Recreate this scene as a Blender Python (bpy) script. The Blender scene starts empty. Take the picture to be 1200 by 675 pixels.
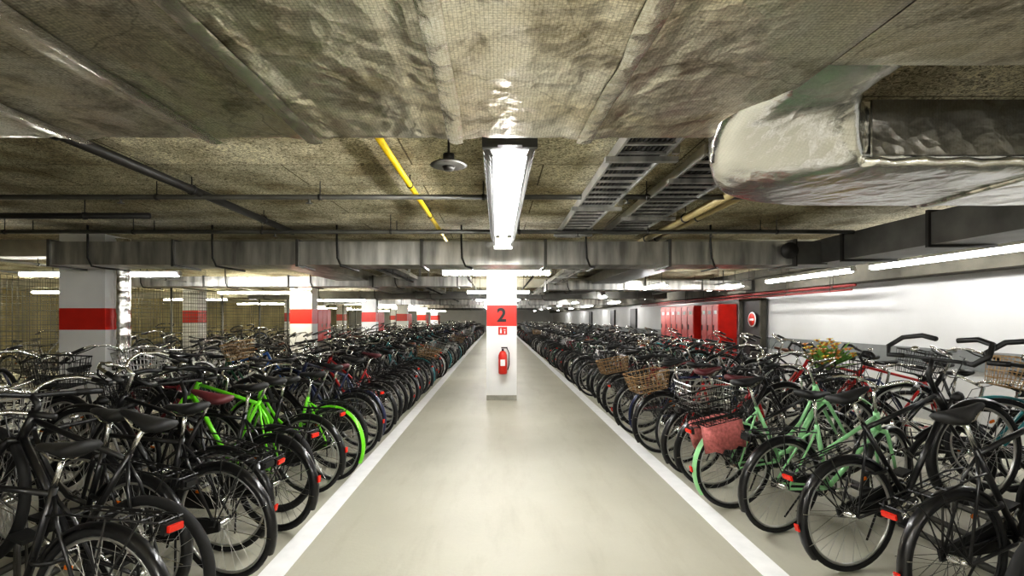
import bpy, math, random
from mathutils import Vector, Matrix, noise
random.seed(7)
S=bpy.context.scene
COL=S.collection
PI=math.pi
CAMZ=1.58

# ---------------------------------------------------------------- materials
def new_mat(name):
    m=bpy.data.materials.new(name); m.use_nodes=True
    nt=m.node_tree
    b=nt.nodes['Principled BSDF']
    return m,nt,b
def mat(name,col,rough=.5,metal=0.0,var=.12,scale=6.0,bump=0.0,bscale=60.0,coat=0.0,emit=None,estr=0,stretch=None):
    m,nt,b=new_mat(name); N=nt.nodes; L=nt.links
    tc=N.new('ShaderNodeTexCoord'); n=N.new('ShaderNodeTexNoise'); n.inputs['Scale'].default_value=scale
    n.inputs['Detail'].default_value=4
    if stretch:
        mp=N.new('ShaderNodeMapping'); mp.inputs['Scale'].default_value=stretch; L.new(tc.outputs['Object'],mp.inputs['Vector']); L.new(mp.outputs['Vector'],n.inputs['Vector'])
    else: L.new(tc.outputs['Object'],n.inputs['Vector'])
    r=N.new('ShaderNodeValToRGB')
    r.color_ramp.elements[0].position=.3; r.color_ramp.elements[1].position=.7
    r.color_ramp.elements[0].color=[c*(1-var) for c in col]+[1]
    r.color_ramp.elements[1].color=[min(1,c*(1+var)) for c in col]+[1]
    L.new(n.outputs['Fac'],r.inputs['Fac']); L.new(r.outputs['Color'],b.inputs['Base Color'])
    b.inputs['Roughness'].default_value=rough; b.inputs['Metallic'].default_value=metal
    b.inputs['Coat Weight'].default_value=coat
    if bump>0:
        n2=N.new('ShaderNodeTexNoise'); n2.inputs['Scale'].default_value=bscale; n2.inputs['Detail'].default_value=5
        L.new(tc.outputs['Object'],n2.inputs['Vector'])
        bp=N.new('ShaderNodeBump'); bp.inputs['Strength'].default_value=bump; bp.inputs['Distance'].default_value=.01
        L.new(n2.outputs['Fac'],bp.inputs['Height']); L.new(bp.outputs['Normal'],b.inputs['Normal'])
    if emit:
        b.inputs['Emission Color'].default_value=list(emit)+[1]; b.inputs['Emission Strength'].default_value=estr
    return m

def floor_mat():
    m,nt,b=new_mat('floor_epoxy'); N=nt.nodes; L=nt.links
    tc=N.new('ShaderNodeTexCoord')
    n=N.new('ShaderNodeTexNoise'); n.inputs['Scale'].default_value=.8; n.inputs['Detail'].default_value=6
    L.new(tc.outputs['Object'],n.inputs['Vector'])
    r=N.new('ShaderNodeValToRGB'); r.color_ramp.elements[0].position=.3; r.color_ramp.elements[1].position=.72
    r.color_ramp.elements[0].color=(.44,.425,.345,1); r.color_ramp.elements[1].color=(.52,.505,.42,1)
    L.new(n.outputs['Fac'],r.inputs['Fac'])
    n3=N.new('ShaderNodeTexNoise'); n3.inputs['Scale'].default_value=45; n3.inputs['Detail'].default_value=3
    L.new(tc.outputs['Object'],n3.inputs['Vector'])
    mx=N.new('ShaderNodeMixRGB'); mx.blend_type='MULTIPLY'; mx.inputs[0].default_value=.06
    L.new(r.outputs['Color'],mx.inputs[1]); L.new(n3.outputs['Fac'],mx.inputs[2])
    mp=N.new('ShaderNodeMapping'); mp.inputs['Scale'].default_value=(3.0,.5,1)
    L.new(tc.outputs['Object'],mp.inputs['Vector'])
    n4=N.new('ShaderNodeTexNoise'); n4.inputs['Scale'].default_value=1.6; n4.inputs['Detail'].default_value=8; n4.inputs['Roughness'].default_value=.7
    L.new(mp.outputs['Vector'],n4.inputs['Vector'])
    r4=N.new('ShaderNodeValToRGB'); r4.color_ramp.elements[0].position=.3; r4.color_ramp.elements[1].position=.5
    r4.color_ramp.elements[0].color=(.88,.87,.85,1); r4.color_ramp.elements[1].color=(1,1,1,1)
    L.new(n4.outputs['Fac'],r4.inputs['Fac'])
    mx2=N.new('ShaderNodeMixRGB'); mx2.blend_type='MULTIPLY'; mx2.inputs[0].default_value=.8
    L.new(mx.outputs['Color'],mx2.inputs[1]); L.new(r4.outputs['Color'],mx2.inputs[2])
    L.new(mx2.outputs['Color'],b.inputs['Base Color'])
    b.inputs['Roughness'].default_value=.5
    bp=N.new('ShaderNodeBump'); bp.inputs['Strength'].default_value=.12; bp.inputs['Distance'].default_value=.01
    L.new(n3.outputs['Fac'],bp.inputs['Height']); L.new(bp.outputs['Normal'],b.inputs['Normal'])
    return m

def woodwool_mat():
    m,nt,b=new_mat('woodwool_ceiling'); N=nt.nodes; L=nt.links
    tc=N.new('ShaderNodeTexCoord')
    n=N.new('ShaderNodeTexNoise'); n.inputs['Scale'].default_value=26; n.inputs['Detail'].default_value=6; n.inputs['Distortion'].default_value=2.5; n.inputs['Roughness'].default_value=.8
    L.new(tc.outputs['Object'],n.inputs['Vector'])
    r=N.new('ShaderNodeValToRGB'); r.color_ramp.elements[0].position=.41; r.color_ramp.elements[1].position=.57
    r.color_ramp.elements[0].color=(.14,.12,.07,1); r.color_ramp.elements[1].color=(1.0,.93,.70,1)
    L.new(n.outputs['Fac'],r.inputs['Fac'])
    n2=N.new('ShaderNodeTexNoise'); n2.inputs['Scale'].default_value=1.4; n2.inputs['Detail'].default_value=6
    L.new(tc.outputs['Object'],n2.inputs['Vector'])
    r2=N.new('ShaderNodeValToRGB'); r2.color_ramp.elements[0].position=.38; r2.color_ramp.elements[1].position=.58
    r2.color_ramp.elements[0].color=(.42,.38,.29,1); r2.color_ramp.elements[1].color=(1,1,.97,1)
    L.new(n2.outputs['Fac'],r2.inputs['Fac'])
    mx=N.new('ShaderNodeMixRGB'); mx.blend_type='MULTIPLY'; mx.inputs[0].default_value=1
    L.new(r.outputs['Color'],mx.inputs[1]); L.new(r2.outputs['Color'],mx.inputs[2])
    br=N.new('ShaderNodeTexBrick'); br.inputs['Scale'].default_value=1; br.inputs['Brick Width'].default_value=2.0; br.inputs['Row Height'].default_value=.6
    br.inputs['Mortar Size'].default_value=.006; br.inputs['Color1'].default_value=(1,1,1,1); br.inputs['Color2'].default_value=(.78,.78,.76,1); br.inputs['Mortar'].default_value=(.2,.18,.14,1)
    L.new(tc.outputs['Object'],br.inputs['Vector'])
    mx2=N.new('ShaderNodeMixRGB'); mx2.blend_type='MULTIPLY'; mx2.inputs[0].default_value=1
    L.new(mx.outputs['Color'],mx2.inputs[1]); L.new(br.outputs['Color'],mx2.inputs[2])
    L.new(mx2.outputs['Color'],b.inputs['Base Color'])
    b.inputs['Roughness'].default_value=.95
    bp=N.new('ShaderNodeBump'); bp.inputs['Strength'].default_value=.6; bp.inputs['Distance'].default_value=.02
    L.new(n.outputs['Fac'],bp.inputs['Height']); L.new(bp.outputs['Normal'],b.inputs['Normal'])
    return m

def foil_mat(name,c0,c1,rough=.3,metal=.9,crin=.5,facet=7,grid=.5,dirt=.35,streak=1.0,grime_and_creases=.5,big=1.0,gscale=2.6):
    """reinforced aluminium foil: scrim grid, crumple facets, wrinkles, grime"""
    m,nt,b=new_mat(name); N=nt.nodes; L=nt.links
    tc=N.new('ShaderNodeTexCoord')
    def noi(sc,det,dist=0,rg=.5,typ=None,vec=None):
        n=N.new('ShaderNodeTexNoise')
        if typ: n.noise_type=typ
        n.inputs['Scale'].default_value=sc; n.inputs['Detail'].default_value=det; n.inputs['Distortion'].default_value=dist; n.inputs['Roughness'].default_value=rg
        L.new(vec or tc.outputs['Object'],n.inputs['Vector']); return n
    def ramp(src,p0,p1,a,c):
        r=N.new('ShaderNodeValToRGB'); r.color_ramp.elements[0].position=p0; r.color_ramp.elements[1].position=p1
        r.color_ramp.elements[0].color=a+(1,); r.color_ramp.elements[1].color=c+(1,); L.new(src,r.inputs['Fac']); return r
    def mul(a,c,f=1.0):
        x=N.new('ShaderNodeMixRGB'); x.blend_type='MULTIPLY'; x.inputs[0].default_value=f
        L.new(a,x.inputs[1]); L.new(c,x.inputs[2]); return x.outputs['Color']
    n=noi(1.3,6,1.0,.55)
    base=ramp(n.outputs['Fac'],.38,.60,c0,c1).outputs['Color']
    g=noi(110,3,.3,.6)
    base=mul(base,ramp(g.outputs['Fac'],.40,.56,(.45,.42,.36),(1,1,1)).outputs['Color'],dirt)
    gm=noi(gscale,10,.5,.78)
    base=mul(base,ramp(gm.outputs['Fac'],.38,.50,(.30,.26,.18),(1,1,1)).outputs['Color'],grime_and_creases)
    wv0=noi(1.7,4); mv=N.new('ShaderNodeMixRGB'); mv.inputs[0].default_value=.3
    L.new(tc.outputs['Object'],mv.inputs[1]); L.new(wv0.outputs['Color'],mv.inputs[2])
    vo=N.new('ShaderNodeTexVoronoi'); vo.feature='DISTANCE_TO_EDGE'; vo.inputs['Scale'].default_value=2.4; L.new(mv.outputs['Color'],vo.inputs['Vector'])
    base=mul(base,ramp(vo.outputs['Distance'],0.0,.010,(.30,.27,.20),(1,1,1)).outputs['Color'],grime_and_creases*.6)  # wrinkle shade drawn into the colour as dark crease lines
    hs=[]
    for d in ('X','Y'):
        w=N.new('ShaderNodeTexWave'); w.wave_type='BANDS'; w.bands_direction=d; w.inputs['Scale'].default_value=26; w.inputs['Distortion'].default_value=.5
        L.new(tc.outputs['Object'],w.inputs['Vector'])
        hs.append(ramp(w.outputs['Fac'],0,.22,(.5,.5,.48),(1,1,1)).outputs['Color'])
    base=mul(base,mul(hs[0],hs[1]),grid)
    L.new(base,b.inputs['Base Color'])
    b.inputs['Metallic'].default_value=metal; b.inputs['Roughness'].default_value=rough
    wv=noi(2.5,3); mxv=N.new('ShaderNodeMixRGB'); mxv.inputs[0].default_value=.22
    L.new(tc.outputs['Object'],mxv.inputs[1]); L.new(wv.outputs['Color'],mxv.inputs[2])
    def vor(sc,feat='F1'):
        v=N.new('ShaderNodeTexVoronoi'); v.feature=feat; v.inputs['Scale'].default_value=sc; L.new(mxv.outputs['Color'],v.inputs['Vector']); return v.outputs['Distance']
    def madd(a,k,c=None):
        x=N.new('ShaderNodeMath'); x.operation='MULTIPLY_ADD'; x.inputs[1].default_value=k; x.inputs[2].default_value=0; L.new(a,x.inputs[0])
        if c is not None: L.new(c,x.inputs[2])
        return x.outputs[0]
    st=N.new('ShaderNodeMapping'); st.inputs['Scale'].default_value=(4,1.4,3); st.inputs['Rotation'].default_value=(0,0,.25); L.new(tc.outputs['Object'],st.inputs['Vector'])
    s=noi(1.4,3,.8,.5,None,st.outputs['Vector'])
    h=madd(vor(facet),big); h=madd(vor(facet*2.7),.45,h); h=madd(s.outputs['Fac'],streak,h)
    fine=noi(45,4,.5,.6); h=madd(fine.outputs['Fac'],.14,h)
    bp=N.new('ShaderNodeBump'); bp.inputs['Strength'].default_value=crin; bp.inputs['Distance'].default_value=.035
    L.new(h,bp.inputs['Height']); L.new(bp.outputs['Normal'],b.inputs['Normal'])
    return m

M={}
M['floor']=floor_mat(); M['ceil']=woodwool_mat()
M['foil']=foil_mat('foil_insulation',(.86,.79,.62),(1.0,.97,.88),.29,.90,.42,5.5,.5,.45,.75,.75,.65,3.4)
M['foil2']=foil_mat('foil_seam_strip',(.92,.87,.74),(1.0,.98,.92),.26,.92,.38,6,.4,.35,.6,.5,.5,3.2)
M['foil_s']=foil_mat('foil_insulation_silver',(.92,.91,.87),(1.0,1.0,.98),.16,1.0,.28,6,.2,.08,.4,.10,.8)
M['foil_d']=foil_mat('foil_dark_reflection',(.16,.155,.14),(.30,.295,.27),.26,.95,.25,7,.2,.2,.8,.2,.6)  # dark reflection put into the foil colour, for the duct's front face
M['foil_t']=foil_mat('foil_tape',(.88,.86,.78),(1.0,.99,.94),.20,.95,.3,8,.0,.2,.5,.1)
M['white']=mat('white_paint',(.80,.80,.79),.6,var=.05,scale=2,bump=.1)
M['line']=mat('line_paint',(.90,.90,.89),.5,var=.05,scale=8)
M['red']=mat('red_paint',(.58,.025,.014),.4,var=.08)
M['redloc']=mat('red_locker',(.48,.016,.009),.35,var=.1)
M['dark']=mat('dark_concrete',(.07,.065,.05),.9,var=.3,scale=3,bump=.3)
M['conc']=mat('concrete',(.38,.36,.28),.9,var=.25,scale=2.5,bump=.3)
M['base']=mat('column_base_grey',(.35,.34,.29),.8,var=.2)
M['galv']=mat('galvanised_sheet',(.48,.475,.45),.32,.88,var=.5,scale=1.6,bump=.25,bscale=9,stretch=(5,1,.8))
M['galvd']=mat('galvanised_dark',(.12,.118,.108),.42,.6,var=.3,scale=3,bump=.15,bscale=12)
M['pipe']=mat('dark_pipe',(.03,.028,.025),.5,.3,var=.2)
M['yellow']=mat('yellow_pipe',(.85,.60,.005),.45,var=.08)
M['tan']=mat('tan_pipe',(.36,.29,.14),.5,var=.1)
M['redpipe']=mat('red_pipe',(.14,.008,.006),.6,var=.1)
M['tray']=mat('lamp_tray_white',(.45,.45,.43),.45,.2,var=.05)
M['latt']=mat('lamp_lattice',(.13,.13,.125),.5,.2,var=.05)
M['house']=mat('lamp_housing_grey',(.08,.08,.078),.5,.3,var=.1)
M['tube']=mat('lamp_tube',(1,1,1),.4,emit=(1,.99,.975),estr=106)
M['tubes']=mat('lamp_tube_side',(1,1,1),.4,emit=(1,.99,.975),estr=46)
M['tubew']=mat('lamp_tube_warm',(1,1,1),.4,emit=(1,.94,.72),estr=85)
M['wallw']=mat('wall_white',(.55,.55,.545),.7,var=.05,scale=1.2,bump=.08)
M['band']=mat('wall_band_grey',(.17,.18,.178),.6,var=.1)
M['warm']=mat('wall_yellow_lit',(.36,.31,.16),.8,var=.35,scale=.8)  # yellow lamplight on the far left wall, put into its colour
M['black']=mat('black_door',(.02,.02,.02),.4,var=.2)
M['text']=mat('numeral_black',(.02,.015,.015),.6)
M['wire']=mat('fence_wire',(.09,.09,.075),.5,.3,var=.15)
M['tyre']=mat('tyre_rubber',(.009,.009,.009),.75,var=.3)
M['tyreg']=mat('tyre_grey',(.16,.15,.13),.7,var=.3)
M['chrome']=mat('chrome',(.76,.76,.74),.2,1,var=.1)
M['alloy']=mat('alloy_spokes',(.56,.56,.54),.32,.9,var=.1)
M['darkrim']=mat('black_rim',(.03,.03,.03),.3,.5,var=.1)
M['blk']=mat('black_plastic',(.009,.009,.009),.45,var=.3)
M['sadblk']=mat('black_saddle',(.010,.010,.010),.6,var=.3)
M['reflector']=mat('red_reflector',(.65,.03,.015),.15)
M['amber']=mat('amber_reflector',(.60,.16,.02),.2)
M['brown']=mat('brown_leather',(.13,.05,.025),.55,var=.3)
M['sadred']=mat('maroon_saddle',(.10,.015,.02),.55,var=.2)
M['wicker']=mat('wicker',(.36,.23,.11),.8,var=.3,scale=30)
M['seatgrey']=mat('child_seat_grey',(.10,.11,.12),.6,var=.2)
PAINT={k:mat('paint_'+k,c,.30,.1,var=.06,coat=.25) for k,c in dict(
 black=(.007,.007,.008),graphite=(.030,.032,.036),navy=(.008,.016,.06),lime=(.18,.70,.02),mint=(.30,.62,.30),
 silver=(.44,.44,.44),red=(.42,.012,.012),blue=(.015,.11,.40),white=(.66,.66,.64),teal=(.02,.18,.20),maroon=(.14,.010,.016),dgreen=(.015,.08,.035)).items()}

# ---------------------------------------------------------------- mesh builder
class MB:
    def __init__(s): s.v=[];s.f=[];s.m=[];s.sm=[]
    def add(s,vs,fs,mi,smooth=True):
        o=len(s.v); s.v+= [tuple(v) for v in vs]
        for f in fs: s.f.append([i+o for i in f]); s.m.append(mi); s.sm.append(smooth)
    def tube(s,pts,r,n=6,mi=0,closed=False,cap=True,flat=None):
        P=[Vector(p) for p in pts]; k=len(P)
        R=r if isinstance(r,(list,tuple)) else [r]*k
        T=[]
        for i in range(k):
            if closed: t=P[(i+1)%k]-P[i-1]
            else: t=P[min(i+1,k-1)]-P[max(i-1,0)]
            if t.length<1e-9: t=Vector((0,0,1))
            T.append(t.normalized())
        a=Vector((0,1,0)) if abs(T[0].y)<.8 else Vector((1,0,0))
        u=(a-T[0]*a.dot(T[0])).normalized(); vs=[]
        for i in range(k):
            u=(u-T[i]*u.dot(T[i]))
            if u.length<1e-6: u=T[i].orthogonal()
            u.normalize(); w=T[i].cross(u)
            for j in range(n):
                an=2*PI*j/n
                vs.append(P[i]+(u*math.cos(an)+w*math.sin(an))*R[i])
        fs=[]
        for i in range(k if closed else k-1):
            i2=(i+1)%k
            for j in range(n):
                j2=(j+1)%n
                fs.append([i*n+j,i*n+j2,i2*n+j2,i2*n+j])
        if cap and not closed:
            fs.append(list(range(n))[::-1]); fs.append([(k-1)*n+j for j in range(n)])
        s.add(vs,fs,mi,n>4)
    def box(s,c,d,mi=0,rot=None):
        c=Vector(c); vs=[]
        for x in(-.5,.5):
            for y in(-.5,.5):
                for z in(-.5,.5):
                    v=Vector((x*d[0],y*d[1],z*d[2]))
                    if rot: v=rot@v
                    vs.append(c+v)
        s.add(vs,[[0,1,3,2],[4,6,7,5],[0,4,5,1],[2,3,7,6],[0,2,6,4],[1,5,7,3]],mi,False)
    def ring(s,c,R,r,seg,n,mi):
        s.tube([(c[0]+R*math.cos(2*PI*i/seg),c[1],c[2]+R*math.sin(2*PI*i/seg)) for i in range(seg)],r,n,mi,closed=True)
    def loft(s,rings,mi,cap=True,smooth=True):
        n=len(rings[0]); vs=[p for r in rings for p in r]; fs=[]
        for i in range(len(rings)-1):
            for j in range(n):
                j2=(j+1)%n; fs.append([i*n+j,i*n+j2,(i+1)*n+j2,(i+1)*n+j])
        if cap: fs.append(list(range(n))[::-1]); fs.append([(len(rings)-1)*n+j for j in range(n)])
        s.add(vs,fs,mi,smooth)
    def arc_strip(s,c,R,a0,a1,seg,wid,mi,drop=.012):
        prof=[(-wid/2,-drop),(-wid*.36,0),(0,.006),(wid*.36,0),(wid/2,-drop)]
        vs=[];n=len(prof)
        for i in range(seg+1):
            a=math.radians(a0+(a1-a0)*i/seg)
            for y,dr in prof: vs.append((c[0]+(R+dr)*math.cos(a),c[1]+y,c[2]+(R+dr)*math.sin(a)))
        fs=[[i*n+j,i*n+j+1,(i+1)*n+j+1,(i+1)*n+j] for i in range(seg) for j in range(n-1)]
        s.add(vs,fs,mi)
    def sphere(s,c,r,mi,seg=8,rg=6,sc=(1,1,1)):
        rings=[]
        for i in range(1,rg):
            t=PI*i/rg
            rings.append([(c[0]+r*sc[0]*math.sin(t)*math.cos(2*PI*j/seg),c[1]+r*sc[1]*math.sin(t)*math.sin(2*PI*j/seg),c[2]+r*sc[2]*math.cos(t)) for j in range(seg)])
        s.loft(rings,mi)
    def merge(s,o,mtx=None):
        vs=[(mtx@Vector(v)) if mtx else v for v in o.v]; k=len(s.v)
        s.v+=[tuple(v) for v in vs]; s.f+=[[i+k for i in f] for f in o.f]; s.m+=o.m; s.sm+=o.sm
    def mesh(s,name,mats):
        me=bpy.data.meshes.new(name); me.from_pydata(s.v,[],s.f)
        for m in mats: me.materials.append(m)
        me.polygons.foreach_set('material_index',s.m); me.polygons.foreach_set('use_smooth',s.sm)
        me.update(); return me
    def obj(s,name,mats,loc=(0,0,0),parent=None):
        o=bpy.data.objects.new(name,s.mesh(name,mats)); COL.objects.link(o); o.location=loc
        if parent: o.parent=parent
        return o
def boxobj(name,lo,hi,m,parent=None):
    b=MB(); c=[(a+d)/2 for a,d in zip(lo,hi)]
    b.box((0,0,0),[d-a for a,d in zip(lo,hi)]); return b.obj(name,[m],c,parent)

# ---------------------------------------------------------------- bicycle
# slots: 0 frame 1 tyre 2 chrome 3 black 4 reflector 5 rim/spoke 6 saddle 7 basket 8 amber 9 fender
def wheel(b,cx,hi,tr=.019,R=.335,amber=True):
    seg=44 if hi else 20
    b.ring((cx,0,0),R,tr,seg,8 if hi else 5,1)
    b.ring((cx,0,0),R-.024,.010,seg,5 if hi else 4,5)
    ns=28 if hi else 12
    rr=.0013 if hi else .0018
    for i in range(ns):
        a=2*PI*i/ns; a2=a+(.5 if i%4<2 else -.5); sy=.03 if i%2 else -.03
        b.tube([(cx+.022*math.cos(a2),sy,.022*math.sin(a2)),(cx+(R-.03)*math.cos(a),0,(R-.03)*math.sin(a))],rr,3,5,cap=False)
    b.tube([(cx,-.055,0),(cx,-.03,0),(cx,.03,0),(cx,.055,0)],[.012,.022,.022,.012],8,2)
    if amber: b.box((cx+(R-.09)*.7,0,(R-.09)*.7),(.035,.010,.016),8)

def make_bike(hi=True,style='diamond',bar='city',fender=True,rack=True,basket=None,steer=0,tr=.019,sh=.62,light=True,refl=1):
    b=MB(); n=8 if hi else 5; seg=20 if hi else 8
    BB=Vector((.44,0,-.06)); ST=Vector((.29,0,.44)); HB=Vector((.915,0,.36)); HT=Vector((.875,0,.50))
    if style=='diamond': ST=Vector((.27,0,.50))
    wheel(b,0,hi,tr,amber=refl>0)
    b.tube([BB,ST],.016,n,0)
    if style=='diamond':
        b.tube([ST+Vector((.01,0,-.03)),HT+Vector((.005,0,-.02))],.015,n,0); b.tube([BB,HB+Vector((0,0,.02))],.019,n,0)
    elif style=='mixte':
        b.tube([BB+(ST-BB)*.55,HT+Vector((.01,0,-.03))],.015,n,0); b.tube([BB,HB],.018,n,0)
    else:
        p=[BB+(ST-BB)*.12,(.53,0,.0),(.64,0,.06),(.76,0,.20),HB+Vector((0,0,.02))]
        b.tube(p,.021,n,0)
        b.tube([BB+(ST-BB)*.35,(.56,0,.13),(.68,0,.21),(.79,0,.34),HT+Vector((0,0,-.02))],.014,n,0)
    b.tube([HB,HT],.022,n,0)
    for sy in(-1,1):
        b.tube([(0,.06*sy,0),(.36,.04*sy,-.045),BB],[.009,.010,.012],n-2,0)
        b.tube([(0,.06*sy,0),(.22,.035*sy,.34) if style!='diamond' else (.2,.035*sy,.36),ST+Vector((0,0,-.04))],[.008,.009,.009],n-2,0)
    SP=ST+Vector((-.035,0,.0))*(1)+Vector((0,0,sh-ST.z)); 
    b.tube([ST,SP],.0125,n,2)
    sec=[(-.14,.03,.012),(-.125,.075,.03),(-.08,.085,.036),(-.02,.065,.03),(.05,.035,.024),(.12,.022,.02),(.145,.01,.012)]
    rings=[]
    m=10 if hi else 6
    for x,w,h in sec:
        rings.append([(SP.x+x,w*math.cos(2*PI*j/m),SP.z+.045+h*math.sin(2*PI*j/m)*(1 if math.sin(2*PI*j/m)>0 else .9)+(.015 if x<-.1 else 0)) for j in range(m)])
    b.loft(rings,6)
    for sy in(-1,1): b.tube([(SP.x-.09,.03*sy,SP.z+.03),(SP.x-.04,.02*sy,SP.z),(SP.x+.04,.02*sy,SP.z),(SP.x+.11,.01*sy,SP.z+.03)],.004,4,2)
    sgc=28 if hi else 12
    b.ring((BB.x,.045,BB.z),.082,.006,sgc,4,2)
    for i in range(5):
        a=2*PI*i/5; b.tube([(BB.x,.045,BB.z),(BB.x+.08*math.cos(a),.045,BB.z+.08*math.sin(a))],.006,4,2)
    b.tube([(BB.x,-.07,BB.z),(BB.x,.07,BB.z)],.018,n,3)
    ca=random.uniform(0,2*PI)
    for sy,aa in((1,ca),(-1,ca+PI)):
        e=Vector((BB.x+.17*math.cos(aa),.075*sy,BB.z+.17*math.sin(aa)))
        b.tube([(BB.x,.065*sy,BB.z),e],[.012,.009],6,2)
        b.box(e+Vector((0,.055*sy,0)),(.09,.09,.022),3)
        b.box(e+Vector((.046,.055*sy,0)),(.004,.05,.008),8)
    if fender:
        rg=[]
        for x,hh in((BB.x+.10,.03),(BB.x+.06,.085),(BB.x-.05,.09),(.06,.045),(-.03,.03)):
            zc=BB.z+(0-BB.z)*(BB.x-x)/BB.x if x<BB.x else BB.z
            rg.append([(x,.052,zc-hh),(x,.066,zc-hh),(x,.066,zc+hh),(x,.052,zc+hh)])
        b.loft(rg,3,smooth=False)
    else:
        b.tube([(BB.x,.045,BB.z+.08),(0,.045,.035)],.004,4,3); b.tube([(BB.x,.045,BB.z-.08),(0,.045,-.035)],.004,4,3)
        b.ring((0,.045,0),.035,.008,12,4,2)
    if fender:
        b.arc_strip((0,0,0),.372,25,205,seg,.055,9)
        for sy in(-1,1):
            b.tube([(0,.065*sy,0),(-.34,.03*sy,.15)],.0025,3,2); b.tube([(0,.065*sy,0),(-.36,.03*sy,-.05)],.0025,3,2)
        if refl==1: b.box((-.384,0,.07),(.010,.03,.045),4)
    if rack:
        z=.415
        for sy in(-1,1):
            b.tube([(.24,.05*sy,z-.02),(.12,.06*sy,z),(-.30,.06*sy,z),(-.34,.03*sy,z)],.005,5,3 if fender else 2)
            b.tube([(0,.07*sy,0),(-.08,.062*sy,z)],.005,4,3 if fender else 2); b.tube([(0,.07*sy,0),(-.24,.062*sy,z)],.005,4,3 if fender else 2)
        for x in(-.33,-.24,-.14,-.04,.08): b.tube([(x,-.06,z),(x,.06,z)],.004,4,3)
        for sy in(-.5,.5): b.tube([(.1,.03*sy,z+.012),(-.3,.03*sy,z+.012)],.004,4,3)
        if refl: b.box((-.352,0,z-.03),(.018,.07,.026),4 if refl==1 else 3)
        b.box((-.338,0,z-.03),(.02,.09,.045),3)
    b.tube([(.30,.06,-.06),(.22,.16,-.335)],.007,5,3)
    if fender: b.tube([(.27+.06*math.cos(a),.06*math.sin(a),.20) for a in [i*PI/5 for i in range(1,10)]],.011,5,3)
    f=MB()
    FX=1.07
    wheel(f,FX,hi,tr,amber=refl==1)
    sus=(style=='diamond' and not fender)
    for sy in(-1,1):
        f.tube([(FX,.058*sy,0),(FX-.035,.058*sy,.10),(.94,.052*sy,.33),(.93,.03*sy,.36)],[.009,.012,.016 if not sus else .022,.016],n-2,0)
    f.tube([(.93,-.055,.35),(.93,.055,.35)],.018,n,0)
    if fender:
        f.arc_strip((FX,0,0),.372,38,200,seg,.055,9)
        for sy in(-1,1): f.tube([(FX,.065*sy,0),(FX-.33,.03*sy,-.10)],.0025,3,2)
    if bar=='city':
        f.tube([HT,HT+Vector((-.035,0,.16)),HT+Vector((.02,0,.19))],.013,n,2)
        c=HT+Vector((.02,0,.19))
        for sy in(-1,1):
            f.tube([c,c+Vector((.04,.07*sy,.03)),c+Vector((.045,.17*sy,.06)),c+Vector((-.02,.26*sy,.065)),c+Vector((-.10,.29*sy,.055)),c+Vector((-.13,.30*sy,.05))],.011,n,2)
            f.tube([c+Vector((-.10,.29*sy,.055)),c+Vector((-.22,.315*sy,.035))],.017,n,3)
            f.tube([c+Vector((.0,.24*sy,.06)),c+Vector((-.04,.29*sy,.03)),c+Vector((-.15,.33*sy,.01))],.006,4,3)
    elif bar=='flat':
        f.tube([HT,HT+Vector((-.01,0,.06)),HT+Vector((.06,0,.085))],.016,n,3)
        c=HT+Vector((.06,0,.085))
        f.tube([c+Vector((-.03,-.31,.03)),c+Vector((0,-.12,.01)),c,c+Vector((0,.12,.01)),c+Vector((-.03,.31,.03))],.013,n,3)
        for sy in(-1,1):
            f.tube([c+Vector((-.012,.20*sy,.02)),c+Vector((-.03,.32*sy,.03))],.018,n,3)
            f.tube([c+Vector((.03,.17*sy,0)),c+Vector((.05,.30*sy,-.015))],.006,4,3)
    elif bar=='loop': # butterfly touring bar
        f.tube([HT,HT+Vector((-.02,0,.14)),HT+Vector((.04,0,.22))],.015,n,3)
        c=HT+Vector((.04,0,.22))
        f.tube([c+Vector((0,-.24,0)),c,c+Vector((0,.24,0))],.012,n,3)
        for sy in(-1,1):
            f.tube([c+Vector((0,.2*sy,0)),c+Vector((-.04,.28*sy,.01)),c+Vector((.02,.33*sy,.05)),c+Vector((.11,.29*sy,.09)),c+Vector((.15,.18*sy,.10)),c+Vector((.13,.07*sy,.09))],.017,n,3)
    else:
        f.tube([HT,HT+Vector((-.02,0,.10)),HT+Vector((.05,0,.14))],.015,n,3)
        c=HT+Vector((.05,0,.14))
        f.tube([c+Vector((0,-.2,0)),c,c+Vector((0,.2,0))],.013,n,3)
        for sy in(-1,1):
            f.tube([c+Vector((0,.19*sy,0)),c+Vector((.06,.22*sy,.03)),c+Vector((.12,.22*sy,.02)),c+Vector((.14,.22*sy,-.05)),c+Vector((.08,.22*sy,-.11)),c+Vector((-.03,.23*sy,-.11))],.016,n,3)
    for sy in(-1,1):
        f.tube([c+Vector((.02,.16*sy,.03)),c+Vector((.12,.10*sy,-.02)),c+Vector((.11,.03*sy,-.14)),c+Vector((.03,.02*sy,-.24))],.003,4,3)
    if hi:
        f.sphere(c+Vector((.02,.13,.05)),.026,2,8,6,(1,1,.7))
    if light and fender:
        f.tube([(.99,0,.42),(1.02,0,.42),(1.045,0,.42)],[.018,.032,.034],8,3); f.tube([(1.044,0,.42),(1.05,0,.42)],.03,8,2); f.tube([(.94,0,.38),(1.0,0,.41)],.006,4,3)
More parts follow.
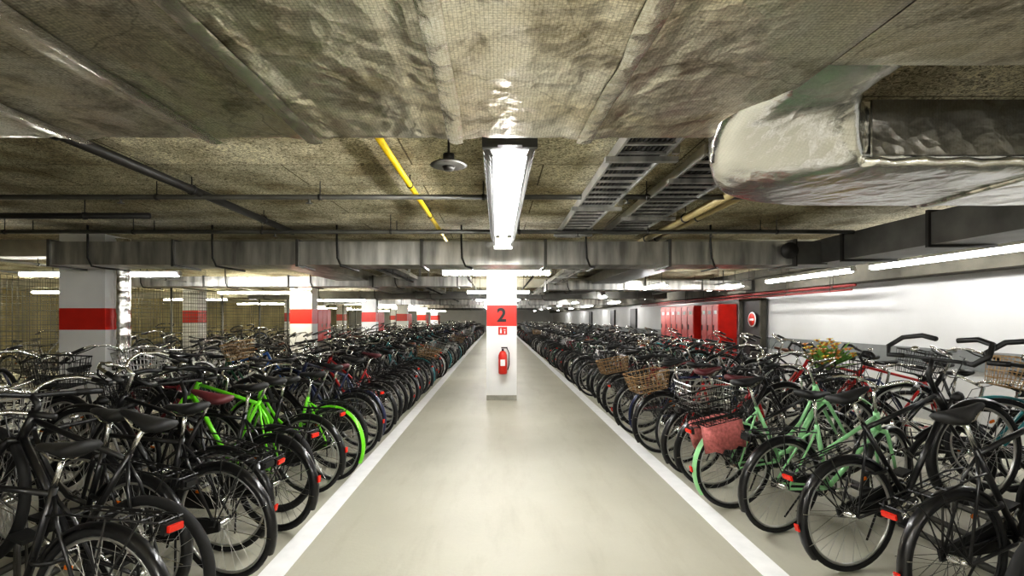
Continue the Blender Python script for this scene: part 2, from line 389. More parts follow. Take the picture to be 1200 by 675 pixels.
    def wirebasket(bb,cx,cz,w,l,h,mi=7):
        k=8 if hi else 5
        for lev in range(5):
            t=lev/4; ww=w*(.8+.2*t)/2; ll=l*(.82+.18*t)/2; z=cz+h*t; r=.0035 if lev<4 else .006
            bb.tube([(cx-ll,-ww,z),(cx+ll,-ww,z),(cx+ll,ww,z),(cx-ll,ww,z)],r,4,mi,closed=True)
        for i in range(k+1):
            u=-1+2*i/k
            for s2 in(-1,1):
                bb.tube([(cx+u*l*.41,s2*w*.4,cz),(cx+u*l*.5,s2*w*.5,cz+h)],.0028,3,mi)
                bb.tube([(cx+s2*l*.41,u*w*.4,cz),(cx+s2*l*.5,u*w*.5,cz+h)],.0028,3,mi)
            bb.tube([(cx+u*l*.41,-w*.4,cz),(cx+u*l*.41,w*.4,cz)],.0028,3,mi)
    if basket in('front','both'):
        wirebasket(f,1.09,.44,.34,.26,.22,3 if basket=='both' else 7); f.tube([(.93,0,.40),(1.1,0,.44)],.01,5,3)
    if basket in('rear','both'): wirebasket(b,-.10,.43,.34,.42,.20,3 if basket=='both' else 7)
    if basket=='both':
        for sy in(-1,1):
            rr=[]
            for i in range(9):
                x=-.28+.34*i/8; fo=.012*math.sin(i*2.4); s2=.6 if i in(0,8) else 1
                rr.append([(x,sy*.065,.42),(x,sy*(.07+.07*s2+fo),.415),(x,sy*(.07+.09*s2+fo),.31),(x+.01,sy*(.07+.08*s2-fo),.21+fo),(x,sy*.07,.19)])
            b.loft(rr,7,smooth=True)
    if basket=='bag':
        for sy in(-1,1):
            rr=[]
            for x,s2 in((-.27,.7),(-.24,1),(.02,1),(.05,.7)):
                rr.append([(x,sy*(.075+.0),.40),(x,sy*(.075+.10*s2),.37),(x,sy*(.075+.12*s2),.16),(x,sy*.075,.12)])
            b.loft(rr,7,smooth=False)
        b.box((-.11,0,.43),(.30,.17,.02),7)
    if basket=='kid':  # moulded child seat on the rear rack
        prof=[(.10,.45,.10),(.06,.44,.14),(-.10,.44,.16),(-.20,.47,.16),(-.26,.60,.15),(-.29,.78,.15),(-.30,.92,.12)]
        rr=[]
        for x,z,w in prof:
            tx=.02 if z>.5 else 0; dz=0 if z>.5 else .02
            rr.append([(x-tx,-w,z-dz),(x+.09*(z>.5)+.0,-w*1.05,z+.06*(z<=.5)),(x+.02,-w*.85,z+.012),(x+.02,w*.85,z+.012),(x+.09*(z>.5),w*1.05,z+.06*(z<=.5)),(x-tx,w,z-dz)])
        b.loft(rr,7,smooth=True)
        for sy in(-1,1): b.tube([(.04,.13*sy,.44),(.10,.15*sy,.25),(.13,.15*sy,.12)],[.03,.025,.03],6,7)
    ax=(HT-HB).normalized()
    if steer:
        T=Matrix.Translation(HB)@Matrix.Rotation(math.radians(steer),4,ax)@Matrix.Translation(-HB)
        b.merge(f,T)
    else: b.merge(f)
    return b

def mats(frame='black',saddle='sadblk',basket='blk',rim='alloy',fend=None,tyre='tyre'):
    rm=M[rim] if rim in M else PAINT[rim]
    return [PAINT[frame],M[tyre],M['chrome'],M['blk'],M['reflector'],rm,M[saddle],M[basket] if basket in M else PAINT[basket],M['amber'],PAINT[fend] if fend else PAINT[frame]]

M['pink']=mat('pink_cloth',(.42,.13,.12),.9,var=.35,scale=40)
M['redbag']=mat('red_bag',(.35,.015,.02),.7,var=.2)
SH={
 'cityD':dict(style='diamond',bar='city',steer=8),
 'cityS':dict(style='swan',bar='city',steer=-12,refl=2),
 'mixte':dict(style='mixte',bar='city',steer=14,refl=2),
 'mtb':dict(style='diamond',bar='flat',fender=False,rack=False,tr=.026,steer=-10,sh=.64,refl=0),
 'trek':dict(style='diamond',bar='flat',steer=6,sh=.64,refl=2),
 'trekL':dict(style='diamond',bar='loop',steer=-5,sh=.66,refl=1),
 'road':dict(style='diamond',bar='drop',fender=False,rack=False,tr=.014,steer=5,sh=.66,refl=0),
 'cityBf':dict(style='swan',bar='city',basket='front',steer=4,refl=2),
 'cityBr':dict(style='mixte',bar='city',basket='rear',steer=-6,refl=2),
 'both':dict(style='swan',bar='city',basket='both',steer=-6,refl=1),
 'bag':dict(style='diamond',bar='flat',basket='bag',steer=12,refl=2),
 'kid':dict(style='mixte',bar='city',basket='kid',steer=6,refl=2),
}
GEO={}
for k,v in SH.items():
    GEO[(k,1)]=make_bike(True,**v); GEO[(k,0)]=make_bike(False,**v)
MC={}
def bike_mesh(shape,hi,**kw):
    if shape=='kid': kw['basket']='seatgrey'
    key=(shape,hi,tuple(sorted(kw.items())))
    if key not in MC: MC[key]=GEO[(shape,hi)].mesh('bicycle_'+shape,mats(**kw))
    return MC[key]
RB=.354
def put(me,x,y,yaw,raised=0.0,roll=0,parent=None,name='bicycle'):
    o=bpy.data.objects.new(name,me); COL.objects.link(o)
    o.location=(x,y,RB); o.rotation_euler=(math.radians(roll),-math.asin(raised/1.07),math.radians(yaw))
    if parent: o.parent=parent
    return o
C=[dict(frame='black'),dict(frame='black',rim='darkrim'),dict(frame='graphite',basket='alloy'),dict(frame='navy',basket='alloy'),dict(frame='black',saddle='brown',basket='wicker'),
   dict(frame='silver',fend='black'),dict(frame='maroon',fend='black'),dict(frame='teal',basket='wicker'),dict(frame='red',fend='black'),dict(frame='blue',fend='black'),dict(frame='white',fend='silver'),dict(frame='dgreen',basket='wicker'),dict(frame='black',rim='blue'),dict(frame='silver',fend='silver',basket='alloy')]
W=[9,6,4,3,3,3.5,1.8,1.2,1.2,1.0,2.0,1.4,.3,1.8]
SN=['cityD','cityS','mixte','mtb','trek','trekL','road','cityBf','cityBr','bag','kid']; SW=[4,3,3,4,5,2,2,3.4,3.0,1.2,.5]
def rnd_mesh(hi): return bike_mesh(random.choices(SN,SW)[0],hi,**random.choices(C,W)[0])
def rack_row(x,ys,yaws,raises,side):
    b=MB()
    y0,y1=min(ys)-.4,max(ys)+.6
    for dx in(0,.32): b.tube([(x+dx*side,y0,.03),(x+dx*side,y1,.03)],.022,6,0)
    b.tube([(x,y0,.34),(x,y1,.34)],.018,6,0)
    for y,r in zip(ys,raises):
        if r>0: b.tube([(x,y,.03),(x,y,.34)],.018,5,0)
        for d in(-.035,.035):
            b.tube([(x-.02*side,y+d,.03),(x-.02*side,y+d,.36+r),(x+.12*side,y+d+.03,.42+r),(x+.28*side,y+d+.08,.30+r),(x+.32*side,y+d+.08,.03)],.008,5,0)
    return b.obj('bicycle_rack',[M['galvd']])

L1=[(1.35,'trek',dict(frame='black'),0,0),
    (2.12,'cityD',dict(frame='black'),0,.05),(2.5,'mtb',dict(frame='black'),.30,0.0),(2.85,'cityBf',dict(frame='black',basket='alloy'),.1,-.3),(3.08,'trek',dict(frame='black'),0,.05),
    (3.45,'cityD',dict(frame='black',saddle='sadred'),.26,-.15),(3.8,'trekL',dict(frame='black',rim='darkrim'),0,0.05),(4.2,'mtb',dict(frame='lime',rim='darkrim'),.24,-.12),
    (4.6,'cityD',dict(frame='black'),0,.0),(5.0,'cityS',dict(frame='lime',fend='lime'),0,.08),(5.4,'mtb',dict(frame='black',rim='darkrim'),.22,0),
    (5.85,'cityD',dict(frame='black',saddle='sadred'),0,.05),(6.3,'trek',dict(frame='navy'),.22,0),(6.8,'cityS',dict(frame='black'),0,.05),(7.3,'mixte',dict(frame='red',fend='black',saddle='sadred'),.2,0),
    (7.7,'trek',dict(frame='black'),0,0),(8.15,'cityD',dict(frame='black'),.2,0)]
R1=[(1.65,'trek',dict(frame='black'),.22,.1),(2.15,'mtb',dict(frame='graphite'),0,.28),(2.6,'trekL',dict(frame='black',rim='darkrim'),.30,.25),(3.2,'trekL',dict(frame='black'),.32,.12),
    (3.75,'mixte',dict(frame='mint',fend='black'),0,.0),(4.25,'both',dict(frame='mint',fend='mint',basket='pink'),.20,-.12),(4.75,'cityBr',dict(frame='black',saddle='sadred',basket='alloy'),0.0,-.08),
    (5.15,'cityS',dict(frame='black',saddle='sadred'),.2,-.1),(5.6,'road',dict(frame='red'),0,-.05),(6.0,'cityBr',dict(frame='black',basket='wicker'),0.2,-.15),(6.5,'trek',dict(frame='navy'),0,-.05),
    (6.95,'cityD',dict(frame='maroon',fend='black'),.2,-.15),(7.4,'mtb',dict(frame='silver'),0,0),(7.9,'cityBr',dict(frame='black',basket='wicker'),.2,-.1),(8.4,'trek',dict(frame='black'),0,-.1)]
for d,sh,kw,r,dx in L1:
    put(bike_mesh(sh,1,**kw),-1.70+dx,d,180-random.uniform(8,22),r,random.uniform(-5,5))
mint=None
for d,sh,kw,r,dx in R1:
    o=put(bike_mesh(sh,1,**kw),2.08+dx,d,random.uniform(4,19),r,random.uniform(-5,5))
    if sh=='both': mint=o
def row(x,yaw,d0,d1,step,name,skip=(),jx=.08,hi_until=11,start_k=0):
    par=bpy.data.objects.new(name,None); COL.objects.link(par)
    y=d0;k=start_k
    while y<d1:
        if not any(a<y<b_ for a,b_ in skip):
            hi=1 if y<hi_until else 0
            put(rnd_mesh(hi),x+random.uniform(-jx,jx),y,yaw+random.uniform(-7,7),.26 if k%2 else 0,random.uniform(-5,5),parent=par,name='bicycle_in_row')
        k+=1; y+=step*random.uniform(.85,1.15)
colY=[7.1+7.9*i for i in range(6)]
sk=[(c-.35,c+.85) for c in colY]
row(-1.68,165,8.6,50,.50,'parked_bicycle_row')
row(2.0,14,8.9,50,.50,'parked_bicycle_row')
row(-4.35,-15,1.9,50,.48,'parked_bicycle_row',hi_until=9)
row(-6.95,-15,3.0,48,.55,'parked_bicycle_row',sk,hi_until=6)
row(-11.4,-10,7.0,34,.6,'parked_bicycle_row',[(10.6,11.5),(15.6,16.5),(23.6,24.5)],hi_until=0)
row(4.85,166,2.2,50,.48,'parked_bicycle_row',hi_until=9)
for x,side in((-2.72,-1),(3.05,1)):
    ys=[1.8+.55*i for i in range(80)]
    rack_row(x,ys,None,[.0 if i%2 else .15 for i in range(80)],side)

# flowers on mint bike
fl=MB(); random.seed(3)
for i in range(110):
    a=random.uniform(0,2*PI); rr=random.uniform(0,.16); h=random.uniform(.0,.20)
    px,py=rr*math.cos(a),rr*math.sin(a)
    t=Vector((px*1.4,py*1.4,h)); u=Vector((-t.y,t.x,0)).normalized() if t.xy.length>.01 else Vector((1,0,0))
    fl.add([(px*.3,py*.3,0),t*.6+u*.028,t,t*.6-u*.028],[[0,1,2,3]],0)
for i in range(46):
    a=random.uniform(0,2*PI); rr=random.uniform(.03,.2); z=random.uniform(.06,.22)
    cc=Vector((rr*math.cos(a),rr*math.sin(a),z)); fl.sphere(cc,.012,2,6,5)
    for p in range(5):
        q=2*PI*p/5; d=Vector((math.cos(q),math.sin(q),.2)); e=Vector((-math.sin(q),math.cos(q),0))
        fl.add([cc,cc+d*.02+e*.013,cc+d*.036,cc+d*.02-e*.013],[[0,1,2,3]],1 if i%3 else 3)
fo=fl.obj('flower_bunch',[mat('leaf_green',(.16,.32,.06),.6,var=.3),mat('petal_yellow',(.85,.68,.10),.6),mat('flower_centre',(.5,.2,.03),.7),mat('petal_pink',(.80,.45,.30),.6)],(1.07,.03,.62),mint)

# ---------------------------------------------------------------- room shell
X0,X1,Y0,Y1,ZC=-18.0,6.7,-5.0,62.0,2.75
boxobj('floor',(X0,Y0,-.2),(X1,Y1,0),M['floor'])
boxobj('ceiling',(X0,Y0,ZC),(X1,Y1,ZC+.2),M['ceil'])
boxobj('wall_right',(X1,Y0,0),(X1+.2,Y1,ZC),M['wallw'])
boxobj('wall_left',(X0-.2,Y0,0),(X0,Y1,ZC),M['warm'])
boxobj('wall_back',(X0,Y1,0),(X1,Y1+.2,ZC),M['wallw'])
boxobj('wall_front',(X0,Y0-.2,0),(X1,Y0,ZC),M['wallw'])
boxobj('trim_1',(X1-.05,Y0,.84),(X1,Y1,1.12),M['band'])
boxobj('trim_2',(X1-.4,Y0,2.22),(X1,Y1,ZC),M['dark'])
boxobj('lane_marking',(-1.47,Y0+.2,0),(-1.31,58,.003),M['line'])
boxobj('lane_marking',(1.63,Y0+.2,0),(1.79,58,.003),M['line'])

# ---------------------------------------------------------------- columns
def text_mesh(txt,size,loc,rot,m,parent,name):
    cu=bpy.data.curves.new(name,'FONT'); cu.body=txt; cu.size=size; cu.extrude=.004; cu.align_x='CENTER'; cu.align_y='CENTER'; cu.offset=.008*size/.3
    t=bpy.data.objects.new(name+'_tmp',cu); COL.objects.link(t)
    bpy.context.view_layer.update()
    me=bpy.data.meshes.new_from_object(t.evaluated_get(bpy.context.evaluated_depsgraph_get()))
    bpy.data.objects.remove(t)
    me.materials.clear(); me.materials.append(m)
    o=bpy.data.objects.new(name,me); COL.objects.link(o); o.location=loc; o.rotation_euler=rot
    if parent: o.parent=parent
    return o
def column(x,y,w=.58,d=.5,b0=1.43,b1=1.83,num=None,redside=False):
    b=MB()
    for z0,z1,mi in((0,.1,1),(.1,b0,0),(b0,b1,2),(b1,ZC,0)):
        b.box((0,d/2,(z0+z1)/2),(w,d,z1-z0),mi)
    if redside:
        b.box((.12,d+.62,1.36),(w*.6,1.2,1.0),2)
        for k in range(3): b.box((.12+w*.3+.006,d+.22+.4*k,1.36),(.012,.37,.94),2); b.box((.12+w*.3+.02,d+.34+.4*k,1.36),(.02,.03,.10),1)
        b.box((.12,d+.62,.43),(w*.5,1.1,.86),1)
    o=b.obj('concrete_column',[M['white'],M['base'],M['red']],(x,y,0))
    if num: text_mesh(num,.36,(0,-.004,(b0+b1)/2),(PI/2,0,0),M['text'],o,'numeral')
    return o
c2=column(.08,9.85,num='2')
for i in range(1,6): column(.08,9.85+7.65*i)
for i,cy in enumerate(colY): column(-5.76,cy,.64,.5,b0=1.42,b1=1.72 if i==0 else 1.85,redside=i>0)
for i in range(6): column(-9.9,8.6+7.9*i,.5,.5,num='A' if i==0 else None)

b=MB(); b.box((0,0,0),(.17,.012,.15),0)
b.box((-.035,-.008,-.01),(.03,.004,.07),1); b.box((-.035,-.008,.04),(.015,.004,.02),1); b.box((.035,-.008,.02),(.04,.004,.012),1); b.box((.04,-.008,-.03),(.02,.004,.05),1)
b.obj('fire_extinguisher_sign',[M['red'],M['white']],(.10,9.842,1.34))
b=MB()
b.tube([(0,0,0),(0,0,.02),(0,0,.36),(0,0,.42),(0,0,.44)],[.07,.082,.082,.055,.025],16,0)
b.tube([(0,0,.44),(0,0,.48)],.022,8,1); b.box((.03,0,.50),(.12,.03,.025),1); b.tube([(.08,0,.49),(.12,-.01,.40),(.12,-.02,.18),(.09,-.03,.08)],.011,6,1)
b.box((0,.086,.30),(.17,.012,.06),1); b.box((0,-.081,.22),(.09,.008,.12),2)
b.obj('fire_extinguisher',[M['red'],M['blk'],M['white']],(.10,9.745,.52))

b=MB(); pts=[(0,0,z*.05) for z in range(0,55)]
b.tube(pts,[.095+.004*math.sin(i*1.7) for i in range(55)],14,0)
b.obj('foil_wrapped_riser_pipe',[M['foil_s']],(-5.31,7.25,0))

# ---------------------------------------------------------------- foil ducts
ZF=2.40
def nz(x,y,s=1.0): return noise.noise(Vector((x*s,y*s,3.1)))
def slab(name,x0,x1,y0,y1,z,ridges,nx,ny,amp=.006,top=.34,m='foil'):
    b=MB(); vs=[];
    for j in range(ny+1):
        for i in range(nx+1):
            x=x0+(x1-x0)*i/nx; y=y0+(y1-y0)*j/ny
            e=min(y1-y,.30)/.30
            zz=z+amp*nz(x,y,1.3)*e+amp*.5*nz(x*2.0,y,3)*(.4+.6*e)
            for rx in ridges:
                wob=rx+.02*nz(rx,y,1.5); dd=abs(x-wob)
                if dd<.12: zz-=.012*(1-dd/.12)
                if .10<dd<.13: zz+=.005
            ee=min(y1-y,.03)/.03; zz+=.02*(1-ee)**2
            vs.append((x,y,zz))
    fs=[[j*(nx+1)+i,(j+1)*(nx+1)+i,(j+1)*(nx+1)+i+1,j*(nx+1)+i+1] for j in range(ny) for i in range(nx)]
    o=len(vs)
    vs2=vs+[(vs[ny*(nx+1)+i][0],y1+.01,z+top) for i in range(nx+1)]+[(x1+.01,vs[j*(nx+1)][1],z+top) for j in range(ny+1)]
    for i in range(nx): fs.append([ny*(nx+1)+i,o+i,o+i+1,ny*(nx+1)+i+1])
    o2=o+nx+1
    for j in range(ny): fs.append([j*(nx+1)+nx,(j+1)*(nx+1)+nx,o2+j+1,o2+j])
    b.add(vs2,fs,0)
    for rx in ridges:
        st=[];k=90
        for q in range(k+1):
            y=y0+(y1-y0)*q/k; w0=rx+.02*nz(rx,y,1.5)
            wd=.034+.010*nz(rx*3,y,4)
            for s2,dz in((-wd,-.010),(0,-.017),(wd,-.010)): st.append((w0+s2+.003*nz(s2*9+rx,y,9),y,z+dz-.003+.003*nz(rx,y,7)))
        b.add(st,[[q*3+c_,q*3+c_+1,q*3+c_+4,q*3+c_+3] for q in range(k) for c_ in(0,1)],1)
    return b.obj(name,[M[m],M['foil2']])
slab('foil_insulated_duct',-5.6,1.07,-3.0,2.36,ZF,[-2.6,-1.9,-1.3,-.84,-.18,.41],240,160,amp=.006)
slab('foil_insulated_duct',1.075,5.6,-3.0,1.70,ZF+.0,[1.9,2.9,3.9],140,110,amp=.007,m='foil')
b=MB(); rings=[]
def sect(cx,cy,cz,dx,dy,w,h,k=64,e=.30):
    out=[]; nx_,ny_=-dy,dx
    for j in range(k):
        a=2*PI*j/k; c_,s_=math.cos(a),math.sin(a)
        u=math.copysign(abs(c_)**e,c_)*w/2; v=math.copysign(abs(s_)**e,s_)*h/2
        x=cx+nx_*u; y=cy+ny_*u; z=cz+v
        q=noise.noise(Vector((x*3.5,y*3.5,z*3.5)))*.008
        out.append((x+nx_*q*c_,y+ny_*q*c_,z+q*s_))
    return out
def smooth(t): return t*t*(3-2*t)
for i in range(12):
    t=i/11; y=1.50+.38*t; rings.append(sect(1.18,y,2.565-.02*t,0,1,.42,.30,e=.5))
bc=(1.60,1.90)
for i in range(1,37):
    t=i/36; a=PI-(PI/2)*t; R=.42+.18*t
    rings.append(sect(bc[0]+R*math.cos(a),bc[1]+R*math.sin(a),2.545-.195*smooth(min(1,t*1.5)),math.sin(a),-math.cos(a),.42+.38*t,.30,e=.5-.22*t))
for i in range(1,90):
    rings.append(sect(1.60+i*.046,2.50,2.35,1,0,.80,.30,e=.26))
b.loft(rings,0)
b.tube([(1.50+i*.06,2.105+.005*math.sin(i),2.222+.004*math.sin(i*2.1)) for i in range(68)],[.02+.003*math.sin(i*1.9) for i in range(68)],8,1)
b.box((3.57,2.082,2.355),(4.1,.012,.225),2)  # dark sheet laid over the front face to imitate its dark reflection
for x in(2.35,3.3,4.3):
    b.loft([sect(x+d,2.50,2.35,1,0,.82,.32,e=.26) for d in(-.03,.03)],1)
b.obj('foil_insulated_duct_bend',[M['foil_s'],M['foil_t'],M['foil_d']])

# ---------------------------------------------------------------- rect sheet metal duct crossing
def xduct(x0,x1,y,z0,z1,dep,name='ventilation_duct',seg=1.55,m='galv'):
    b=MB(); b.box(((x0+x1)/2,y+dep/2,(z0+z1)/2),(x1-x0,dep,z1-z0),0)
    x=x0
    while x<=x1+.01:
        b.box((x,y+dep/2,(z0+z1)/2),(.035,dep+.05,z1-z0+.05),1)
        x+=seg
    x=x0+.5
    while x<x1:
        b.tube([(x,y-.03,ZC-.01),(x,y-.03,z1),(x+.01,y-.04,z0+.08),(x+.05,y-.03,z0-.02),(x+.12,y+.05,z0-.035),(x+.12,y+dep,z0-.03)],.012,6,2)
        x+=seg
    return b.obj(name,[M[m],M['galvd'],M['pipe']])
xduct(-5.6,3.7,6.4,2.25,2.54,.55)
b=MB(); b.box((4.35,3.9,2.42),(.6,6.2,.30),0)
for y in(1.2,2.4,3.6,4.8,6.0): b.box((4.35,y,2.42),(.65,.035,.35),1)
b.box((3.9,6.68,2.40),(.45,.55,.29),0); b.box((3.72,6.68,2.40),(.035,.6,.34),1)
b.tube([(3.62,6.37,2.42),(3.62,6.32,2.42)],.10,14,1)
b.obj('ventilation_duct',[M['galvd'],M['pipe']])
for y,z0,z1,x0,x1,m in ((11.5,2.3,2.52,-8.5,-.6,'galv'),(12.5,2.28,2.5,1.2,6.2,'galv'),(17.5,2.25,2.5,-8.5,5.8,'galvd'),(25,2.25,2.5,-8.5,6,'galv'),(33,2.25,2.5,-8.5,6,'galv'),(42,2.25,2.5,-8.5,6,'galvd')):
    xduct(x0,x1,y,z0,z1,.5,m=m,seg=1.9)
for y in(7.6,15.2,22.9,30.5,38,46,54): boxobj('ceiling_beam',(X0,y,2.5),(X1-.4,y+.4,ZC),M['conc'])
boxobj('ventilation_duct',(-3.6,7.9,2.42),(-2.9,50,2.62),M['galv'])
boxobj('ventilation_duct',(2.3,8.1,2.42),(3.0,50,2.62),M['galvd'])

def pipe(name,p,r,m,clip=True):
    b=MB(); b.tube(p,r,12,0)
    P0,P1=Vector(p[0]),Vector(p[-1]); L=(P1-P0).length; k=int(L/1.5)
    for i in range(k+1):
        q=P0+(P1-P0)*(i+.4)/(k+1); d=(P1-P0).normalized()
        b.tube([q-d*.012,q+d*.012],r*1.25,12,1); b.tube([q,Vector((q.x,q.y,ZC-.005))],.005,5,1)
    return b.obj(name,[M[m],M['pipe']])
pipe('sprinkler_pipe',[(-9,4.35,2.61),(2.1,4.35,2.61)],.022,'galvd')
pipe('sprinkler_pipe',[(-9,5.75,2.55),(4.0,5.75,2.55)],.022,'galvd')
pipe('sprinkler_pipe',[(-9,6.1,2.62),(4.0,6.1,2.62)],.016,'pipe')
pipe('drain_pipe',[(-2.52,2.4,2.64),(-2.52,6.3,2.64)],.035,'pipe')
pipe('drain_pipe',[(-5.5,5.0,2.58),(-3.4,5.0,2.58)],.03,'pipe')
pipe('gas_pipe',[(-.71,2.4,2.66),(-.71,7.4,2.66)],.022,'yellow')
pipe('tan_conduit',[(1.95,3.4,2.62),(1.95,7.5,2.62)],.04,'tan'); pipe('tan_conduit',[(2.08,3.4,2.62),(2.08,7.5,2.62)],.03,'tan')
for x in(-7.0,-1.9,-.6,.7,1.4,5.3): pipe('sprinkler_pipe',[(x,7.2,2.40),(x,52,2.40)],.02,random.choice(['galvd','pipe','galv']))
for i,(z,r) in enumerate(((2.16,.026),(2.08,.016))):
    pipe('red_sprinkler_pipe',[(6.22-.06*i,8.9,z),(6.22-.06*i,22,z)],r,'redpipe')
for x,y,z in((-3.2,4.35,2.61),(-1.6,4.35,2.61),(1.1,4.35,2.61),(-2.5,5.75,2.55),(.9,5.75,2.55),(2.4,5.75,2.55)):
    b=MB(); b.tube([(0,0,-.02),(0,0,-.05)],.010,6,0); b.tube([(0,0,-.05),(0,0,-.055)],.028,10,0)
    b.obj('sprinkler_head',[M['galvd']],(x,y,z))

def tray(x0,x1,y0,y1,z):
    b=MB()
    for x in(x0,x1): b.box((x,(y0+y1)/2,z+.03),(.015,y1-y0,.07),0)
    y=y0
    while y<y1: b.box(((x0+x1)/2,y,z+.005),(x1-x0,.03,.012),0); y+=.16
    for i in range(9): b.tube([(x0+(x1-x0)*(i+1)/10,y0,z+.025),(x0+(x1-x0)*(i+1)/10+.02,y1,z+.025)],.012,6,1)
    y=y0+.5
    while y<y1:
        b.box(((x0+x1)/2,y,z-.03),(x1-x0+.14,.04,.03),0)
        b.box((x1+.06,y,(z+ZC)/2),(.04,.03,ZC-z-.01),0); y+=1.4
    b.obj('cable_tray',[M['galv'],M['blk']])
tray(.72,1.02,2.6,6.3,2.57); tray(1.30,1.7,3.2,6.3,2.60); tray(1.2,1.5,8.2,50,2.42); tray(-2.2,-1.8,8.2,50,2.46)

b=MB(); b.tube([(0,0,-.008),(0,0,0),(0,0,.012),(0,0,.02)],[.09,.115,.10,.05],24,0); b.tube([(0,0,.02),(0,0,.07)],.035,14,1); b.tube([(0,0,.07),(0,0,.225)],.008,6,1); b.tube([(0,0,-.03),(0,0,-.008)],[.03,.04],12,1)
b.obj('smoke_detector',[M['galvd'],M['pipe']],(-.30,3.15,2.52))

# ---------------------------------------------------------------- lamps
def lamp(x,y,z,L=1.5,along='X',m='tube',w=.10):
    b=MB()
    b.box((0,0,.055),(L+.06,w*.6,.03),0)
    for s2 in(-1,1):
        b.box((s2*(L/2+.02),0,.015),(.03,w*.9,.06),0)
        b.tube([(s2*L*.3,0,.07),(s2*L*.3,0,ZC-z-.005)],.006,5,2)
    b.tube([(-L/2,0,0),(L/2,0,0)],.030,8,1)
    o=b.obj('fluorescent_ceiling_lamp',[M['tray'],M[m],M['pipe']],(x,y,z))
    if along=='Y': o.rotation_euler=(0,0,PI/2)
    return o
b=MB(); y0,y1=2.50,5.6; zz=2.395; L=y1-y0
b.box((0,(y0+y1)/2,zz+.09),(.27,L,.02),2)
for s2 in(-1,1):
    x=s2*.13
    b.box((x,(y0+y1)/2,zz+.08),(.012,L,.03),2)
    b.tube([(s2*.085,y0,zz-.02),(s2*.085,y1,zz-.02)],.006,4,3)
    k=34
    for i in range(k):
        ya=y0+L*i/k; yb=y0+L*(i+.5)/k; yc=y0+L*(i+1)/k
        b.tube([(x,ya,zz+.07),(s2*.085,yb,zz-.02),(x,yc,zz+.07)],.007,4,3)
    for yy in(y0+.3,y1-.3): b.tube([(s2*.1,yy,zz+.09),(s2*.1,yy,ZC-.005)],.006,5,2)
b.box((0,y0,zz+.05),(.27,.03,.07),2); b.box((0,y1,zz+.0),(.20,.05,.12),0); b.box((0,y0-.03,zz+.03),(.12,.04,.03),2)
b.tube([(0,y0+.12,zz+.01),(0,y1-.14,zz+.01)],.034,12,1)
b.obj('fluorescent_ceiling_lamp',[M['tray'],M['tube'],M['house'],M['latt']],(.06,0,0))
ys=[8.2,14.2,20.2,26.2,32.2,38.2,45,52]
for i,y in enumerate(ys): 
    lamp(.02 if i else -.02,y,2.30,1.7); 
    lamp(-6.6,y+.3,2.30,2.6,m='tubew' if i%2 else 'tube'); lamp(-12.5,y+1,2.35,2.6,m='tubew')
    if i: lamp(3.6,y-2.5,2.30,1.6,'Y')
for y,l in((4.35,1.5),(6.5,2.7),(9.6,2.6),(13,2),(19,2),(25,2),(32,2),(40,2),(48,2)): lamp(5.75,y,2.35,l,'Y',m='tubes',w=.10)
for x in(-3,.05,3): lamp(x,-1.2,2.28,1.6,'Y'); lamp(x,-3.6,2.28,1.6,'Y')  # unseen lamps behind the camera, added to light the foil

# ---------------------------------------------------------------- right wall features
def locker_bank(y0,y1,k):
    b=MB(); d=.50; w=(y1-y0)/k
    for i in range(k):
        y=y0+w*(i+.5)
        b.box((-d/2,y,1.0),(d,w*.98,1.95),0)
        b.box((-d-.008,y,1.5),(.012,w*.86,.86),0); b.box((-d-.008,y,.52),(.012,w*.86,.86),0)
        b.box((-d-.002,y+w*.47,1.0),(.012,.03,1.9),1)
        b.box((-d-.02,y+w*.3,1.3),(.02,.04,.16),1); b.box((-d-.02,y+w*.3,.6),(.02,.04,.16),1)
        b.box((-d-.016,y,1.75),(.004,w*.4,.10),2)
    b.obj('locker_bank',[M['redloc'],M['blk'],M['white']],(6.64,0,0))
locker_bank(14.2,15.4,3); locker_bank(16.0,19.2,6)
b=MB(); b.box((0,0,1.02),(.10,1.0,2.04),0); b.box((-.06,0,2.06),(.14,1.14,.06),1)
for s2 in(-1,1): b.box((-.06,s2*.54,1.03),(.14,.06,2.06),1)
b.box((-.06,.38,1.02),(.04,.12,.03),2)
b.obj('door_1',[M['black'],M['dark'],M['chrome']],(6.62,13.2,0))
b=MB(); b.tube([(0,0,0),(-.015,0,0)],.19,24,0); b.tube([(-.015,0,0),(-.018,0,0)],.16,24,1); b.box((-.022,0,0),(.006,.22,.05),0)
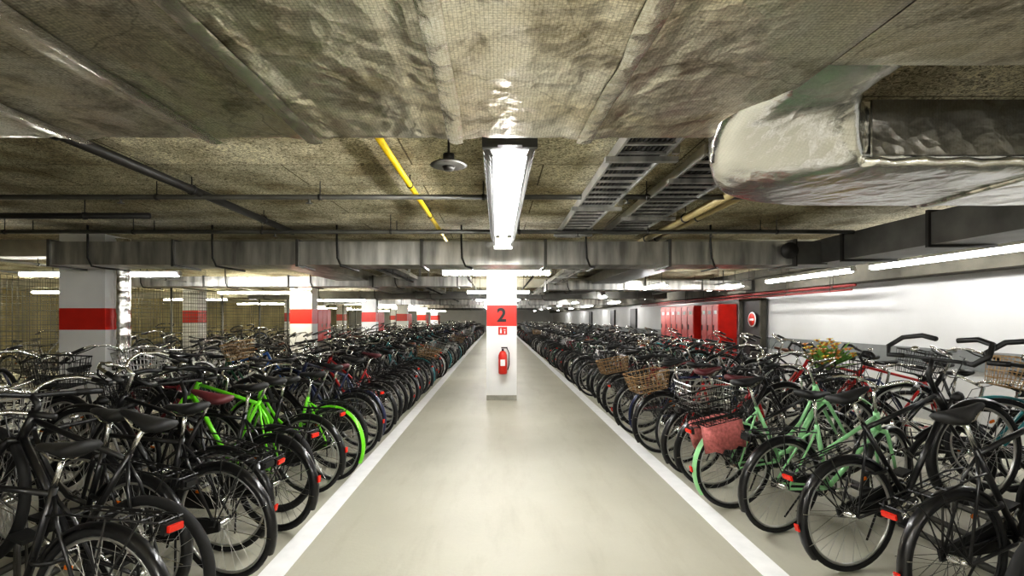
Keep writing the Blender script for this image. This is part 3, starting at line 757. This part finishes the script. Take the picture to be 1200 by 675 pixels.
b.obj('no_entry_sign',[M['white'],M['red']],(6.52,13.1,1.55))
for y,n_ in((24.5,2),(29,3),(36,4)): boxobj('door_%d'%n_,(6.6,y,0),(6.69,y+1.0,2.05),M['black'])

# ---------------------------------------------------------------- fence
b=MB()
fx=-8.6
y=6.0
while y<46: b.tube([(fx,y,0),(fx,y,2.45)],.03,6,0); y+=2.5
for i in range(26): b.tube([(fx,6,.1+i*.09),(fx,45.9,.1+i*.09)],.006,3,0)
y=6.0
while y<30: b.tube([(fx,y,.1),(fx,y,2.35)],.005,3,0); y+=.11
b.tube([(fx,6,2.4),(fx,45.9,2.4)],.02,6,0)
b.tube([(-17.9,6,2.4),(fx,6,2.4)],.02,6,0)
x=-17.8
while x<fx: b.tube([(x,6,0),(x,6,2.4)],.006 ,3,0); x+=.09
for i in range(26): b.tube([(-17.9,6,.1+i*.09),(fx,6,.1+i*.09)],.006,3,0)
for yy in(11,16,24):
    x=-17.8
    while x<fx: b.tube([(x,yy,0),(x,yy,2.4)],.006 ,3,0); x+=.11
    for i in range(16): b.tube([(-17.9,yy,.1+i*.15),(fx,yy,.1+i*.15)],.006,3,0)
for x in(-16,-13.5,-11,-8.9): b.tube([(x,6,0),(x,6,2.45)],.03,6,1)
b.obj('wire_mesh_fence',[M['wire'],M['galv']])

# ---------------------------------------------------------------- world, camera
w=bpy.data.worlds.new('World'); S.world=w; w.use_nodes=True
w.node_tree.nodes['Background'].inputs[0].default_value=(.9,.88,.8,1); w.node_tree.nodes['Background'].inputs[1].default_value=.3
cd=bpy.data.cameras.new('Camera'); cam=bpy.data.objects.new('Camera',cd); COL.objects.link(cam)
cam.location=(0,0,CAMZ); cam.rotation_euler=(PI/2,0,0)
cd.sensor_width=36; cd.lens=18; cd.shift_x=17/1200; cd.shift_y=35.5/1200; cd.clip_start=.05; cd.clip_end=200
S.camera=cam
S.view_settings.view_transform='Standard'
for lk in ('Medium High Contrast','None'):
    try: S.view_settings.look=lk; break
    except Exception: pass
S.view_settings.exposure=.18
